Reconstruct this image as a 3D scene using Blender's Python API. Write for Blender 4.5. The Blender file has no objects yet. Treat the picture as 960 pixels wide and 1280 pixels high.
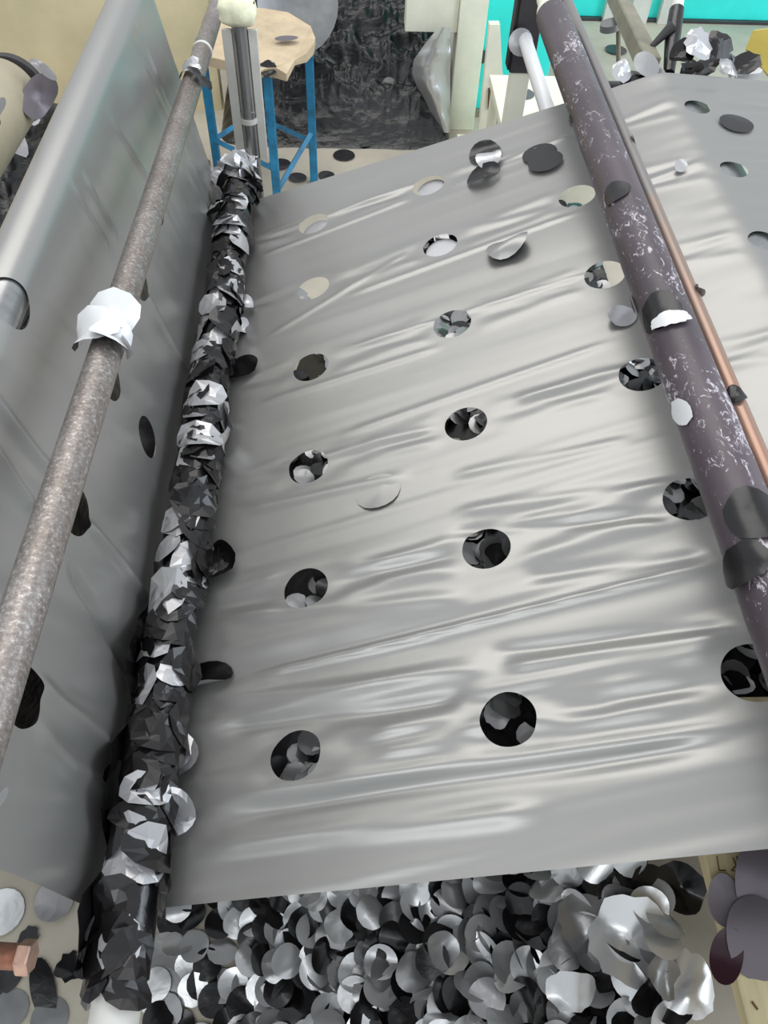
import bpy, bmesh, math, random
import numpy as np
from mathutils import Vector, Matrix, Euler
random.seed(7); rng = np.random.default_rng(7)
sc = bpy.context.scene
col = sc.collection
H0 = 2.3                                   # the eye stands 2.3 m above the floor
# ------------------------------------------------------------------ camera
F = 969.0
def nrm(v):
    v = np.array(v, float); return v / np.linalg.norm(v)
Yc = nrm((-46, 1291, -F)); Zc = nrm((40, 729, F)); Zc = nrm(Zc - Zc.dot(Yc) * Yc); Xc = np.cross(Yc, Zc)
RW = np.array([Xc, Yc, Zc]); CAM = np.array([0, 0, H0])
cd = bpy.data.cameras.new('camera'); cam = bpy.data.objects.new('camera', cd); col.objects.link(cam)
cd.sensor_fit = 'VERTICAL'; cd.sensor_height = 36; cd.sensor_width = 27; cd.lens = F / 1280 * 36
cd.clip_start = 0.02; cd.clip_end = 100
cam.matrix_world = Matrix([list(RW[i]) + [CAM[i]] for i in range(3)] + [[0, 0, 0, 1]])
sc.camera = cam
# ------------------------------------------------------------------ light
w = bpy.data.worlds.new('world'); sc.world = w; w.use_nodes = True
bg = w.node_tree.nodes['Background']; bg.inputs[0].default_value = (0.88, 0.94, 1.0, 1); bg.inputs[1].default_value = 0.72
def area(name, loc, target, sx, sy, power, color):
    l = bpy.data.lights.new(name, 'AREA'); l.shape = 'RECTANGLE'; l.size = sx; l.size_y = sy; l.energy = power; l.color = color
    o = bpy.data.objects.new(name, l); col.objects.link(o); o.location = loc
    o.rotation_euler = (Vector(target) - Vector(loc)).to_track_quat('-Z', 'Y').to_euler()
    return o
area('skylight', (-0.6, 4.6, 6.2), (0.1, 1.2, 1.0), 5.0, 3.0, 120, (1.0, 0.97, 0.92))
area('side_fill', (5.5, 1.0, 3.6), (-0.3, 0.9, 1.1), 3.0, 4.0, 210, (0.80, 0.90, 1.0))  # added bluish fill with no window behind it, lightens the left film
area('tube_lamp', (-1.6, -1.2, 5.2), (0.0, 0.6, 1.0), 4.0, 0.5, 45, (0.95, 0.98, 1.0))
vs = sc.view_settings; vs.view_transform = 'Standard'; vs.look = 'None'; vs.gamma = 1; vs.use_curve_mapping = False; vs.exposure = 0.2

# ------------------------------------------------------------------ helpers
def ray(px, py): return RW @ (np.array([px - 480, 640 - py, -F]) / F)
def at_z(px, py, z):                       # point of the horizontal plane z (metres below the eye)
    r = ray(px, py); return CAM + r * (z / r[2])
def at_y(px, py, y):
    r = ray(px, py); return CAM + r * (y / r[1])
def at_d(px, py, t): return CAM + ray(px, py) * t

def S(v): return tuple(((c / 12.92) if c <= 0.04045 else ((c + 0.055) / 1.055) ** 2.4) for c in v) + (1,)
def new_mat(name):
    m = bpy.data.materials.new(name); m.use_nodes = True
    nt = m.node_tree; return m, nt, nt.nodes['Principled BSDF']
def N(nt, kind, **kw):
    n = nt.nodes.new(kind)
    for k, v in kw.items(): setattr(n, k, v)
    return n
def ramp(nt, src, stops):
    r = N(nt, 'ShaderNodeValToRGB'); nt.links.new(src, r.inputs[0])
    e = r.color_ramp.elements
    while len(e) < len(stops): e.new(0.5)
    for x, (p, c) in zip(e, stops): x.position = p; x.color = c
    return r.outputs[0]
def noise(nt, scale, detail=4, rough=0.55, stretch=None, dist=0.0):
    tc = N(nt, 'ShaderNodeTexCoord'); n = N(nt, 'ShaderNodeTexNoise')
    n.inputs['Scale'].default_value = scale; n.inputs['Detail'].default_value = detail
    n.inputs['Roughness'].default_value = rough; n.inputs['Distortion'].default_value = dist
    src = tc.outputs['Object']
    if stretch:
        mp = N(nt, 'ShaderNodeMapping'); mp.inputs['Scale'].default_value = stretch
        nt.links.new(src, mp.inputs[0]); src = mp.outputs[0]
    nt.links.new(src, n.inputs['Vector']); return n.outputs['Fac']
def bump(nt, b, src, strength=0.3, distance=0.01):
    bp = N(nt, 'ShaderNodeBump'); bp.inputs['Strength'].default_value = strength; bp.inputs['Distance'].default_value = distance
    nt.links.new(src, bp.inputs['Height']); nt.links.new(bp.outputs[0], b.inputs['Normal'])
def plain(name, rgb, rough=0.5, metal=0.0, var=0.12, scale=8, bmp=0.15, stretch=None, spec=0.5):
    m, nt, b = new_mat(name)
    c0 = S([c * (1 - var) for c in rgb]); c1 = S([min(1, c * (1 + var)) for c in rgb])
    f = noise(nt, scale, 5, 0.6, stretch)
    nt.links.new(ramp(nt, f, [(0.3, c0), (0.7, c1)]), b.inputs['Base Color'])
    b.inputs['Roughness'].default_value = rough; b.inputs['Metallic'].default_value = metal
    b.inputs['Specular IOR Level'].default_value = spec
    if bmp: bump(nt, b, f, bmp, 0.004)
    return m
def two_sided(name, front, back, rough_f=0.36, rough_b=0.28, metal=0.75, crinkle=60, cr=0.25, dist=0.003):
    """silver on the outside of the face, black plastic on the inside"""
    m, nt, b = new_mat(name)
    geo = N(nt, 'ShaderNodeNewGeometry'); mx = N(nt, 'ShaderNodeMix', data_type='RGBA')
    mx.inputs['A'].default_value = S(front); mx.inputs['B'].default_value = S(back)
    nt.links.new(geo.outputs['Backfacing'], mx.inputs['Factor']); nt.links.new(mx.outputs['Result'], b.inputs['Base Color'])
    a = N(nt, 'ShaderNodeMapRange'); a.inputs['To Min'].default_value = rough_f; a.inputs['To Max'].default_value = rough_b
    nt.links.new(geo.outputs['Backfacing'], a.inputs[0]); nt.links.new(a.outputs[0], b.inputs['Roughness'])
    a = N(nt, 'ShaderNodeMapRange'); a.inputs['To Min'].default_value = metal; a.inputs['To Max'].default_value = 0.0
    nt.links.new(geo.outputs['Backfacing'], a.inputs[0]); nt.links.new(a.outputs[0], b.inputs['Metallic'])
    if cr: bump(nt, b, noise(nt, crinkle, 3, 0.5, None, 0.6), cr, dist)
    return m

M = {}
M['film'] = two_sided('silver_film', (0.625, 0.618, 0.605), (0.09, 0.09, 0.095), 0.36, 0.3, 0.60, 9, 0.10, 0.006)
M['scrap'] = two_sided('film_offcut', (0.78, 0.775, 0.78), (0.10, 0.088, 0.092), 0.33, 0.27, 0.6, 22, 0.15, 0.004)
M['bright'] = two_sided('lit_silver_film', (0.90, 0.90, 0.90), (0.12, 0.11, 0.115), 0.4, 0.3, 0.2, 20, 0.1, 0.004)  # silver film with the brightness of upward-facing lit pieces put into its colour
M['disc'] = two_sided('film_disc', (0.80, 0.80, 0.80), (0.09, 0.085, 0.09), 0.32, 0.27, 0.6, 22, 0.30, 0.005)
_nt = M['disc'].node_tree; _oi = N(_nt, 'ShaderNodeObjectInfo'); _mx = [n_ for n_ in _nt.nodes if n_.bl_idname == 'ShaderNodeMix'][0]
_nt.links.new(ramp(_nt, _oi.outputs['Random'], [(0.0, S((0.55, 0.54, 0.54))), (0.5, S((0.80, 0.80, 0.80))), (1.0, S((0.93, 0.93, 0.93)))]), _mx.inputs['A'])
M['mauve'] = two_sided('mauve_film', (0.44, 0.41, 0.43), (0.22, 0.13, 0.16), 0.4, 0.25, 0.3, 14, 0.1, 0.004)
M['black'] = plain('black_film', (0.085, 0.08, 0.085), 0.24, 0, 0.35, 14, 0.9, None, 0.6)
M['heap'] = plain('crumpled_black_film', (0.06, 0.052, 0.055), 0.24, 0, 0.3, 36, 1.0, (1, 1, 2.0), 0.6)
M['steel'] = plain('bare_steel', (0.62, 0.62, 0.62), 0.32, 0.85, 0.1, 40, 0.1, (1, 1, 0.1))
M['white'] = plain('white_plastic', (0.86, 0.85, 0.82), 0.5, 0, 0.05)
M['cream'] = plain('cream_paint', (0.95, 0.94, 0.86), 0.5, 0, 0.04, 5, 0.05)
M['foam'] = plain('cream_foam', (0.95, 0.93, 0.80), 0.85, 0, 0.08, 30, 0.5)
M['card'] = plain('cream_cardboard', (0.80, 0.72, 0.60), 0.8, 0, 0.07, 9, 0.2)
M['wood'] = plain('pale_plywood', (0.80, 0.74, 0.58), 0.7, 0, 0.09, 6, 0.2, (6, 0.6, 6))
M['blue'] = plain('blue_paint', (0.16, 0.50, 0.66), 0.45, 0, 0.18, 12, 0.2)
M['teal'] = plain('turquoise_paint', (0.22, 0.94, 0.90), 0.45, 0, 0.05, 3, 0.03)
M['dark'] = plain('dark_grey_rubber', (0.24, 0.23, 0.24), 0.5, 0, 0.15, 10, 0.1)
M['olive'] = plain('olive_grey_paint', (0.53, 0.51, 0.44), 0.55, 0, 0.1, 14, 0.15)
M['yellow'] = plain('yellow_board', (0.93, 0.83, 0.42), 0.6, 0, 0.05)
M['copper'] = plain('copper_plated_steel', (0.86, 0.70, 0.62), 0.36, 0.45, 0.12, 40, 0.15)
M['ink'] = plain('brown_scratch', (0.42, 0.30, 0.18), 0.8, 0, 0.2)
M['grey'] = plain('grey_film', (0.52, 0.52, 0.52), 0.4, 0.3, 0.1, 10, 0.3)
M['wall'] = plain('cream_wall_paint', (0.90, 0.84, 0.68), 0.75, 0, 0.06, 2.5, 0.1)
M['paper'] = plain('dusty_paper_roll', (0.66, 0.62, 0.53), 0.7, 0, 0.06, 4, 0.1)
def mat_floor():
    m, nt, b = new_mat('dusty_concrete')
    f = noise(nt, 1.6, 8, 0.65)
    c = ramp(nt, f, [(0.3, S((0.66, 0.63, 0.57))), (0.55, S((0.75, 0.715, 0.65))), (0.75, S((0.81, 0.775, 0.69)))])
    nt.links.new(c, b.inputs['Base Color']); b.inputs['Roughness'].default_value = 0.8
    bump(nt, b, noise(nt, 60, 4), 0.2, 0.003); return m
M['floor'] = mat_floor()
def mat_galv():
    m, nt, b = new_mat('tarnished_pipe')
    f = noise(nt, 210, 5, 0.7); g = noise(nt, 7, 5, 0.65)
    mx = N(nt, 'ShaderNodeMix', data_type='RGBA', blend_type='MULTIPLY'); mx.inputs[0].default_value = 1.0
    nt.links.new(ramp(nt, f, [(0.3, S((0.48, 0.44, 0.42))), (0.55, S((0.62, 0.59, 0.57))), (0.72, S((0.88, 0.87, 0.86)))]), mx.inputs['A'])
    nt.links.new(ramp(nt, g, [(0.35, S((0.80, 0.77, 0.75))), (0.65, S((0.97, 0.97, 0.97)))]), mx.inputs['B'])
    nt.links.new(mx.outputs['Result'], b.inputs['Base Color'])
    b.inputs['Metallic'].default_value = 0.6; b.inputs['Roughness'].default_value = 0.38; bump(nt, b, f, 0.25, 0.002); return m
M['pipe'] = mat_galv()
def mat_blackroller():
    m, nt, b = new_mat('scuffed_purple_black_coating')
    f = noise(nt, 75, 6, 0.78, (1, 0.5, 1), 1.4); g = noise(nt, 5.0, 3, 0.6, None, 0.3); h = noise(nt, 3, 4)
    patch = ramp(nt, g, [(0.42, (0, 0, 0, 1)), (0.68, (0.16, 0.16, 0.16, 1))])
    ad = N(nt, 'ShaderNodeMath', operation='ADD'); nt.links.new(f, ad.inputs[0]); nt.links.new(patch, ad.inputs[1])
    mask = ramp(nt, ad.outputs[0], [(0.63, (0, 0, 0, 1)), (0.69, (1, 1, 1, 1))])
    mx = N(nt, 'ShaderNodeMix', data_type='RGBA'); nt.links.new(mask, mx.inputs['Factor'])
    nt.links.new(ramp(nt, h, [(0.3, S((0.25, 0.215, 0.235))), (0.7, S((0.37, 0.325, 0.35)))]), mx.inputs['A'])
    mx.inputs['B'].default_value = S((0.80, 0.77, 0.80)); nt.links.new(mx.outputs['Result'], b.inputs['Base Color'])
    b.inputs['Roughness'].default_value = 0.36; bump(nt, b, f, 0.2, 0.002); return m
M['roller'] = mat_blackroller()
def mat_copperpipe():
    m, nt, b = new_mat('rusty_pipe')
    tc = N(nt, 'ShaderNodeTexCoord'); sp = N(nt, 'ShaderNodeSeparateXYZ'); nt.links.new(tc.outputs['Object'], sp.inputs[0])
    nz = noise(nt, 9, 5, 0.6)
    a = N(nt, 'ShaderNodeMath', operation='MULTIPLY_ADD'); nt.links.new(nz, a.inputs[0]); a.inputs[1].default_value = 0.9; nt.links.new(sp.outputs['Y'], a.inputs[2])
    c = ramp(nt, a.outputs[0], [(0.35, S((0.68, 0.54, 0.47))), (0.9, S((0.60, 0.54, 0.50))), (1.0, S((0.56, 0.54, 0.53)))])
    nt.links.new(c, b.inputs['Base Color']); b.inputs['Metallic'].default_value = 0.55; b.inputs['Roughness'].default_value = 0.35
    bump(nt, b, nz, 0.15, 0.002); return m
M['rustpipe'] = mat_copperpipe()

def mesh_obj(name, verts, faces, mat, parent=None, smooth=True, origin=None):
    V = np.array(verts, float)
    if origin is None: origin = V.mean(0) if parent is None else np.zeros(3)
    origin = np.array(origin, float)
    me = bpy.data.meshes.new(name); me.from_pydata((V - origin).tolist(), [], [list(map(int, f)) for f in faces]); me.update()
    if smooth: me.polygons.foreach_set('use_smooth', [True] * len(me.polygons))
    me.materials.append(mat)
    o = bpy.data.objects.new(name, me); col.objects.link(o)
    if parent is not None: o.parent = parent
    else: o.location = origin
    return o
def tag(o, label, cat, group=None, kind=None):
    o['label'] = label; o['category'] = cat
    if group: o['group'] = group
    if kind: o['kind'] = kind
    return o
def empty(name, loc, label, cat, group=None):
    o = bpy.data.objects.new(name, None); col.objects.link(o); o.location = loc; o.empty_display_size = 0.05
    return tag(o, label, cat, group)
class MB:
    def __init__(s): s.v = []; s.f = []
    def add(s, V, Fs):
        b = len(s.v); s.v += [tuple(p) for p in V]; s.f += [[i + b for i in f] for f in Fs]; return s
    def tube(s, pts, radii, seg=20, caps=True, bev=True):
        pts = [np.array(p, float) for p in pts]
        if np.isscalar(radii): radii = [radii] * len(pts)
        V = []; Fs = []
        for i, p in enumerate(pts):
            d = nrm(pts[min(i + 1, len(pts) - 1)] - pts[max(i - 1, 0)])
            a = np.cross(d, (0, 0, 1) if abs(d[2]) < 0.9 else (1, 0, 0)); a = nrm(a); b = np.cross(a, d)
            for k in range(seg):
                t = 2 * math.pi * k / seg; V.append(p + radii[i] * (a * math.cos(t) + b * math.sin(t)))
        n = len(pts)
        for i in range(n - 1):
            for k in range(seg):
                k2 = (k + 1) % seg; Fs.append([i * seg + k, i * seg + k2, (i + 1) * seg + k2, (i + 1) * seg + k])
        if caps: Fs.append(list(range(seg))[::-1]); Fs.append([(n - 1) * seg + k for k in range(seg)])
        # make winding face outwards
        return s.add(V, [f[::-1] for f in Fs])
    def box(s, lo, hi, bev=0.0, M4=None):
        bm = bmesh.new(); bmesh.ops.create_cube(bm, size=1)
        for v in bm.verts: v.co = Vector([lo[i] + (v.co[i] + 0.5) * (hi[i] - lo[i]) for i in range(3)])
        if bev: bmesh.ops.bevel(bm, geom=bm.edges[:], offset=bev, segments=2, affect='EDGES', profile=0.5)
        bm.verts.index_update()
        V = [(M4 @ v.co if M4 else v.co)[:] for v in bm.verts]; Fs = [[v.index for v in f.verts] for f in bm.faces]; bm.free()
        return s.add(V, Fs)
    def build(s, name, mat, parent=None, smooth=True, rel=None):
        V = np.array(s.v)
        if parent is not None: V = V - np.array(parent.location)
        o = mesh_obj(name, V, s.f, mat, parent, smooth)
        if smooth:
            try: o.data.set_sharp_from_angle(angle=math.radians(35))
            except Exception: pass
        return o
# value noise (numpy) for real creases
_tab = rng.random((256, 256))
def vnoise(x, y):
    x = np.asarray(x, float); y = np.asarray(y, float)
    xi = np.floor(x).astype(int); yi = np.floor(y).astype(int); fx = x - xi; fy = y - yi
    fx = fx * fx * (3 - 2 * fx); fy = fy * fy * (3 - 2 * fy)
    g = lambda i, j: _tab[i % 256, j % 256]
    return (g(xi, yi) * (1 - fx) + g(xi + 1, yi) * fx) * (1 - fy) + (g(xi, yi + 1) * (1 - fx) + g(xi + 1, yi + 1) * fx) * fy - 0.5

# ------------------------------------------------------------------ the setting
def slab(name, lo, hi, mat):
    o = MB().box(lo, hi).build(name, mat, None, False); o['kind'] = 'structure'; return o
slab('floor', (-6, -2.5, -0.1), (6, 9, 0), M['floor'])
slab('wall_back_left', (-6, 4.75, 0.0), (-0.76, 4.85, 1.6), M['wall'])

# ------------------------------------------------------------------ the perforated film: one sheet
Y0, Y1 = 0.203, 1.862
def arc(c, r, a0, a1, n=14):
    return [(c[0] + r * math.cos(math.radians(a0 + (a1 - a0) * i / n)), c[1] + r * math.sin(math.radians(a0 + (a1 - a0) * i / n))) for i in range(n + 1)]
TH = 19.0                                   # the sheet climbs to the right
th = math.radians(TH)
# X, Z below the eye
RT = (1.55, -0.895, 0.05)                    # far right roller
prof = [(1.602, -2.1)] + arc(RT[:2], RT[2] + 0.002, 0, 92, 8)
rr = 0.13                                   # bend over the support roller under the black roller
cx = 0.735; 
# slope line through (-0.243,-1.127)
def zline(x): return -1.127 + math.tan(th) * (x + 0.243)
a1 = 90 + TH
cz = zline(cx - rr * math.sin(th)) - rr * math.cos(th)
prof += arc((cx, cz), rr, 87.5, a1, 10)
SUP = (cx, cz, rr)
# nip: fillet round underside of the scrap covered roller
SCR = (-0.278, -1.093, 0.0455)
u1 = -90 + TH
# left plane
lang = math.degrees(math.atan2(0.431, -0.049))   # direction of climb of the left sheet
fr = 0.047
nx = -fr * math.cos(math.radians(lang - 90))
# circle tangent to slope line and left line
def linedist_left(x, z):   # signed distance to the left sheet, positive on the right of it
    d = nrm((-0.049, 0.431)); return (x + 0.336) * d[1] - (z + 1.131) * d[0]
def linedist_main(x, z): return (z - zline(x)) * math.cos(th)
# solve centre by small iteration
c = np.array([-0.29, -1.10])
for _ in range(200):
    e1 = linedist_left(*c) - fr; e2 = linedist_main(*c) - fr
    c -= 0.3 * (e1 * np.array([1, 0]) + e2 * np.array([0, 1]))
prof += arc(c, fr, -90 + TH, -90 - (270 - lang) - 0, 14) if False else arc(c, fr, TH - 90, lang - 270 - 0.0, 14)[::1]
TOP = (-0.449, -0.651, 0.0345)
prof += arc(TOP[:2], TOP[2], lang - 90, 145, 18)
prof += [(prof[-1][0] - 1.1 * math.cos(math.radians(55)), prof[-1][1] - 1.1 * math.sin(math.radians(55)))]
prof = np.array(prof)
seg = np.linalg.norm(np.diff(prof, axis=0), axis=1); cum = np.concatenate([[0], np.cumsum(seg)])
# sample more closely where the sheet bends
ss = [0.0]
ang = np.unwrap(np.arctan2(*np.diff(prof, axis=0).T[::-1]))
while ss[-1] < cum[-1]:
    i = min(np.searchsorted(cum, ss[-1] + 1e-6), len(cum) - 1)
    L = cum[i] - cum[i - 1]
    step = 0.0065
    if (ss[-1] < 1.2) or ss[-1] > cum[-1] - 1.1: step = 0.03
    if L < 0.02: step = 0.004
    ss.append(ss[-1] + step)
ss[-1] = cum[-1]
ss = np.array(ss)
PX = np.interp(ss, cum, prof[:, 0]); PZ = np.interp(ss, cum, prof[:, 1])
# normals pointing to the silver side
tx = np.gradient(PX, ss); tz = np.gradient(PZ, ss); ln = np.hypot(tx, tz); tx /= ln; tz /= ln
nxp, nzp = tz, -tx                          # travel is right to left: silver side is up
yv = np.arange(Y0, Y1 + 1e-6, 0.0052); yv[-1] = Y1
# arclength position of a given point
def s_of(x, z):
    i = np.argmin((PX - x) ** 2 + (PZ - z) ** 2); return ss[i]
s_main0 = s_of(0, zline(0))                 # u = 0 of the main slope
L2 = (math.cos(th), math.sin(th))
def s_main(u): return s_main0 - (u - (0 * L2[0] + zline(0) * L2[1]))
uoff = zline(0) * L2[1]
def uv_main(px, py):
    r = ray(px, py); nn = np.array([-math.sin(th), 0, math.cos(th)]); P0 = np.array([0, 0, zline(0)])
    q = r * (P0.dot(nn) / r.dot(nn)); return s_main0 - (q[0] / math.cos(th)), q[1]
lefd = nrm((-0.049, 0.431)); s_left0 = s_of(-0.336 - 0.049 * 0.5, -1.131 + 0.431 * 0.5); tl0 = 0.5 * math.hypot(0.049, 0.431)
def uv_left(px, py):
    r = ray(px, py); P0 = np.array([-0.336, 0, -1.131]); nn = np.array([lefd[1], 0, -lefd[0]])
    q = r * (P0.dot(nn) / r.dot(nn)); t = (q - P0).dot(np.array([lefd[0], 0, lefd[1]])); return s_left0 + (t - tl0), q[1]
s_flat0 = s_of(1.1, np.interp(1.1, [0.74, 1.5], [-0.797, -0.84]))
def uv_flat(px, py):
    q = at_z(px, py, -0.80); return s_flat0 + (1.1 - q[0]), q[1]
holes = []
colA = [(372, 943), (384, 735), (387, 582), (390, 458), (393, 360), (393, 278)]
colB = [(638, 898), (610, 684), (584, 528), (567, 404), (552, 306), (537, 230)]
colC = [(945, 840), (865, 622), (805, 466), (758, 343), (723, 245)]
for q in colA + colB + colC: holes.append(uv_main(*q) + ('main',))
for q in [(188, 545), (40, 868), (103, 635), (148, 470), (182, 348), (205, 255), (40, 370)]: holes.append(uv_left(*q) + ('left',))
for q in [(918, 212), (955, 302), (872, 135)]: holes.append(uv_flat(*q) + ('flat',))
for y_ in (0.94, 0.68, 0.42): holes.append((s_flat0 + (1.1 - 0.752), y_, 'flat'))
sN = len(ss); yN = len(yv)
Sg, Yg = np.meshgrid(ss, yv, indexing='ij')
HR = 0.0375
Sx = Sg.copy(); Yx = Yg.copy(); inside = np.zeros_like(Sg, bool)
for hs, hy, k in holes:
    r_ = HR * (0.75 if k == 'flat' else 1.0)
    ds, dy = Sg - hs, Yg - hy; d = np.hypot(ds, dy)
    near = ((d <= r_) | (d - r_ < 0.0016)) & (d > 1e-6)      # everything inside goes to the rim; faces wholly inside are dropped
    Sx = np.where(near, hs + ds / np.maximum(d, 1e-6) * r_, Sx); Yx = np.where(near, hy + dy / np.maximum(d, 1e-6) * r_, Yx)
    inside |= near
# creases
ht = np.zeros_like(Sg)
def ridge(a, b, wd, amp, soft=0.12):
    global ht
    a = np.array(a[:2]); b = np.array(b[:2]); d = b - a; L = np.linalg.norm(d); d /= L
    rs, ry = Sx - a[0], Yx - a[1]; t = rs * d[0] + ry * d[1]; p = rs * d[1] - ry * d[0]
    taper = np.clip(t / (soft * L + 1e-6), 0, 1) * np.clip((L - t) / (soft * L + 1e-6), 0, 1)
    taper = taper * taper * (3 - 2 * taper)
    ht += amp * np.exp(-(p / wd) ** 2) * taper
um = s_main0 - Sx                            # runs to the right along the slope
mainmask = np.clip((um + 0.40) / 0.10, 0, 1) * np.clip((0.72 - um) / 0.1, 0, 1)
leftmask = np.clip((Sx - (s_left0 - tl0 + 0.02)) / 0.08, 0, 1) * np.clip((s_left0 - tl0 + 0.50 - Sx) / 0.06, 0, 1)
flatmask = np.clip((s_main0 - 0.66 - Sx) / 0.1, 0, 1)
def damp(y): return np.interp(y, [0.2, 0.35, 0.55, 0.75, 0.95, 1.2, 1.86], [1.0, 1.5, 1.35, 0.75, 0.22, 0.16, 0.18])
stre = vnoise(um * 1.6 + 3.1, (Yx - 0.06 * um) * 26) + 0.6 * vnoise(um * 2.6 + 9, (Yx - 0.10 * um) * 60 + 7)
ht += mainmask * damp(Yx) * 0.0056 * stre
ht += mainmask * 0.007 * vnoise(um * 1.3 + 20, Yx * 4.5 + 3)
stl = vnoise(Sx * 2.0 + 5, (Yx + 0.25 * Sx) * 22) + 0.5 * vnoise(Sx * 3 + 1, (Yx + 0.3 * Sx) * 48)
ht += leftmask * np.interp(Yx, [0.2, 0.6, 0.9, 1.86], [1.2, 1.2, 0.7, 0.5]) * 0.0050 * stl
ht += leftmask * 0.008 * vnoise(Sx * 2.4 + 20, Yx * 5 + 3)
ht += flatmask * 0.0035 * (vnoise(Sx * 1.6, Yx * 16 + 4) + 0.5 * vnoise(Sx * 2, Yx * 40))
for hs, hy, k in holes:                      # pull lines at both sides of each hole
    if k == 'left': continue
    am = 0.0026 if hy < 0.75 else 0.0015
    for dy, sg in ((0.034, 1), (-0.034, 1), (0.0, -1)):
        ridge((hs - 0.03, hy + dy), (hs - 0.26, hy + dy * 0.2 + 0.01), 0.012, sg * am, 0.25)
        ridge((hs + 0.03, hy + dy), (hs + 0.20, hy + dy * 0.2 - 0.005), 0.012, sg * am, 0.25)
for a, b, wd, am in [((286, 850), (905, 703), 0.0050, 0.0065), ((330, 850), (560, 796), 0.008, -0.002),
                     ((320, 300), (560, 215), 0.007, 0.003), ((320, 322), (520, 245), 0.006, 0.0026), ((430, 372), (735, 262), 0.006, 0.0030),
                     ((330, 425), (520, 310), 0.006, 0.002), ((420, 440), (760, 335), 0.004, 0.0022), ((320, 505), (560, 430), 0.007, 0.0025),
                     ((420, 545), (780, 420), 0.007, 0.0024), ((640, 500), (800, 455), 0.010, 0.004), ((560, 640), (870, 600), 0.012, 0.004),
                     ((560, 665), (860, 640), 0.011, -0.004), ((330, 590), (560, 530), 0.009, 0.003), ((300, 640), (520, 590), 0.010, 0.003),
                     ((620, 835), (930, 790), 0.010, 0.006), ((600, 815), (940, 778), 0.010, -0.005), ((560, 870), (930, 805), 0.012, 0.005),
                     ((250, 880), (640, 830), 0.012, 0.006), ((260, 910), (600, 872), 0.012, -0.006), ((250, 1000), (960, 905), 0.012, 0.006),
                     ((260, 1020), (930, 925), 0.012, -0.006), ((430, 920), (900, 885), 0.012, 0.005), ((240, 1060), (700, 1010), 0.014, 0.006),
                     ((560, 595), (800, 545), 0.010, 0.003), ((650, 720), (900, 690), 0.012, -0.004), ((280, 770), (600, 745), 0.012, 0.0035),
                     ((620, 205), (720, 165), 0.006, 0.003)]:
    ridge(uv_main(*a), uv_main(*b), wd, am, 0.15)
for a, b, wd, am in [((168, 20), (240, 190), 0.004, 0.0022), ((180, 10), (262, 260), 0.004, 0.002), ((150, 135), (220, 270), 0.005, 0.0018),
                     ((120, 210), (160, 300), 0.004, 0.0022), ((105, 220), (150, 310), 0.004, 0.002), ((182, 350), (240, 480), 0.004, 0.002),
                     ((225, 180), (270, 290), 0.004, 0.002), ((0, 470), (110, 640), 0.010, 0.003), ((0, 540), (60, 640), 0.010, 0.004),
                     ((105, 640), (190, 760), 0.008, 0.004), ((90, 700), (170, 860), 0.009, -0.004), ((45, 840), (140, 940), 0.011, 0.005),
                     ((40, 900), (140, 1000), 0.012, 0.004)]:
    ridge(uv_left(*a), uv_left(*b), max(wd, 0.0058), am * 2.3, 0.2)
bx = np.interp(Sx, ss, PX); bz = np.interp(Sx, ss, PZ); bnx = np.interp(Sx, ss, nxp); bnz = np.interp(Sx, ss, nzp)
V = np.stack([bx + bnx * ht, Yx, bz + bnz * ht + H0], -1).reshape(-1, 3)
ii, jj = np.meshgrid(np.arange(sN - 1), np.arange(yN - 1), indexing='ij')
a_ = ii * yN + jj; quads = np.stack([a_, a_ + 1, a_ + yN + 1, a_ + yN], -1)
ins = inside.reshape(-1)
keep = ~(ins[quads].all(-1))
quads = quads[keep]
used = np.zeros(len(V), bool); used[quads.reshape(-1)] = True
remap = np.cumsum(used) - 1
film = mesh_obj('mulch_film', V[used], remap[quads], M['film'], None, True, (0, 1, H0 - 1))
tag(film, 'wide silver-grey plastic film with rows of punched round holes, stretched over the rollers', 'plastic film')

def film_point(px, py, lift=0.0, which='main'):
    """a spot on the sheet, with the sheet's own height there"""
    s_, y_ = {'main': uv_main, 'left': uv_left, 'flat': uv_flat}[which](px, py)
    i = int(np.argmin(abs(ss - s_))); j = int(np.argmin(abs(yv - y_)))
    h = ht[i, j] + lift
    return np.array([PX[i] + nxp[i] * h, y_, PZ[i] + nzp[i] * h + H0]), np.array([nxp[i], 0, nzp[i]])

# ------------------------------------------------------------------ rollers and pipes
def roller(name, label, x, z, r, ya, yb, mat, shaft_r=0.016, ext=0.09, shaft_mat=None, cat='roller', capmat=None):
    e = empty(name, (x, (ya + yb) / 2, z + H0), label, cat)
    Z = z + H0; b = min(0.004, r * 0.2)
    MB().tube([(x, ya, Z), (x, ya + b, Z), (x, yb - b, Z), (x, yb, Z)], [r - b, r, r, r - b], 40).build('roller_body', mat, e)
    sm = shaft_mat or M['steel']
    MB().tube([(x, ya - ext, Z), (x, ya - 0.0005, Z)], shaft_r, 20).build('shaft', sm, e)
    MB().tube([(x, yb + 0.0005, Z), (x, yb + ext, Z)], shaft_r, 20).build('shaft', sm, e)
    return e
# black coated roller above the sheet
da = math.radians(32.72); db = 0.900; BX, BZ, BR = db * math.sin(da), -db * math.cos(da), 0.0378
br = roller('coated_roller', 'dark purple-black roller with white scuff flecks lying across the right of the film', BX, BZ, BR, -0.35, 2.055, M['roller'], 0.022, 0.10, M['cream'])
MB().tube([(BX, 2.056, BZ + H0), (BX, 2.06, BZ + H0), (BX, 2.085, BZ + H0), (BX, 2.09, BZ + H0)], [0.029, 0.032, 0.032, 0.029], 32).build('end_collar', M['cream'], br)
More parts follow.
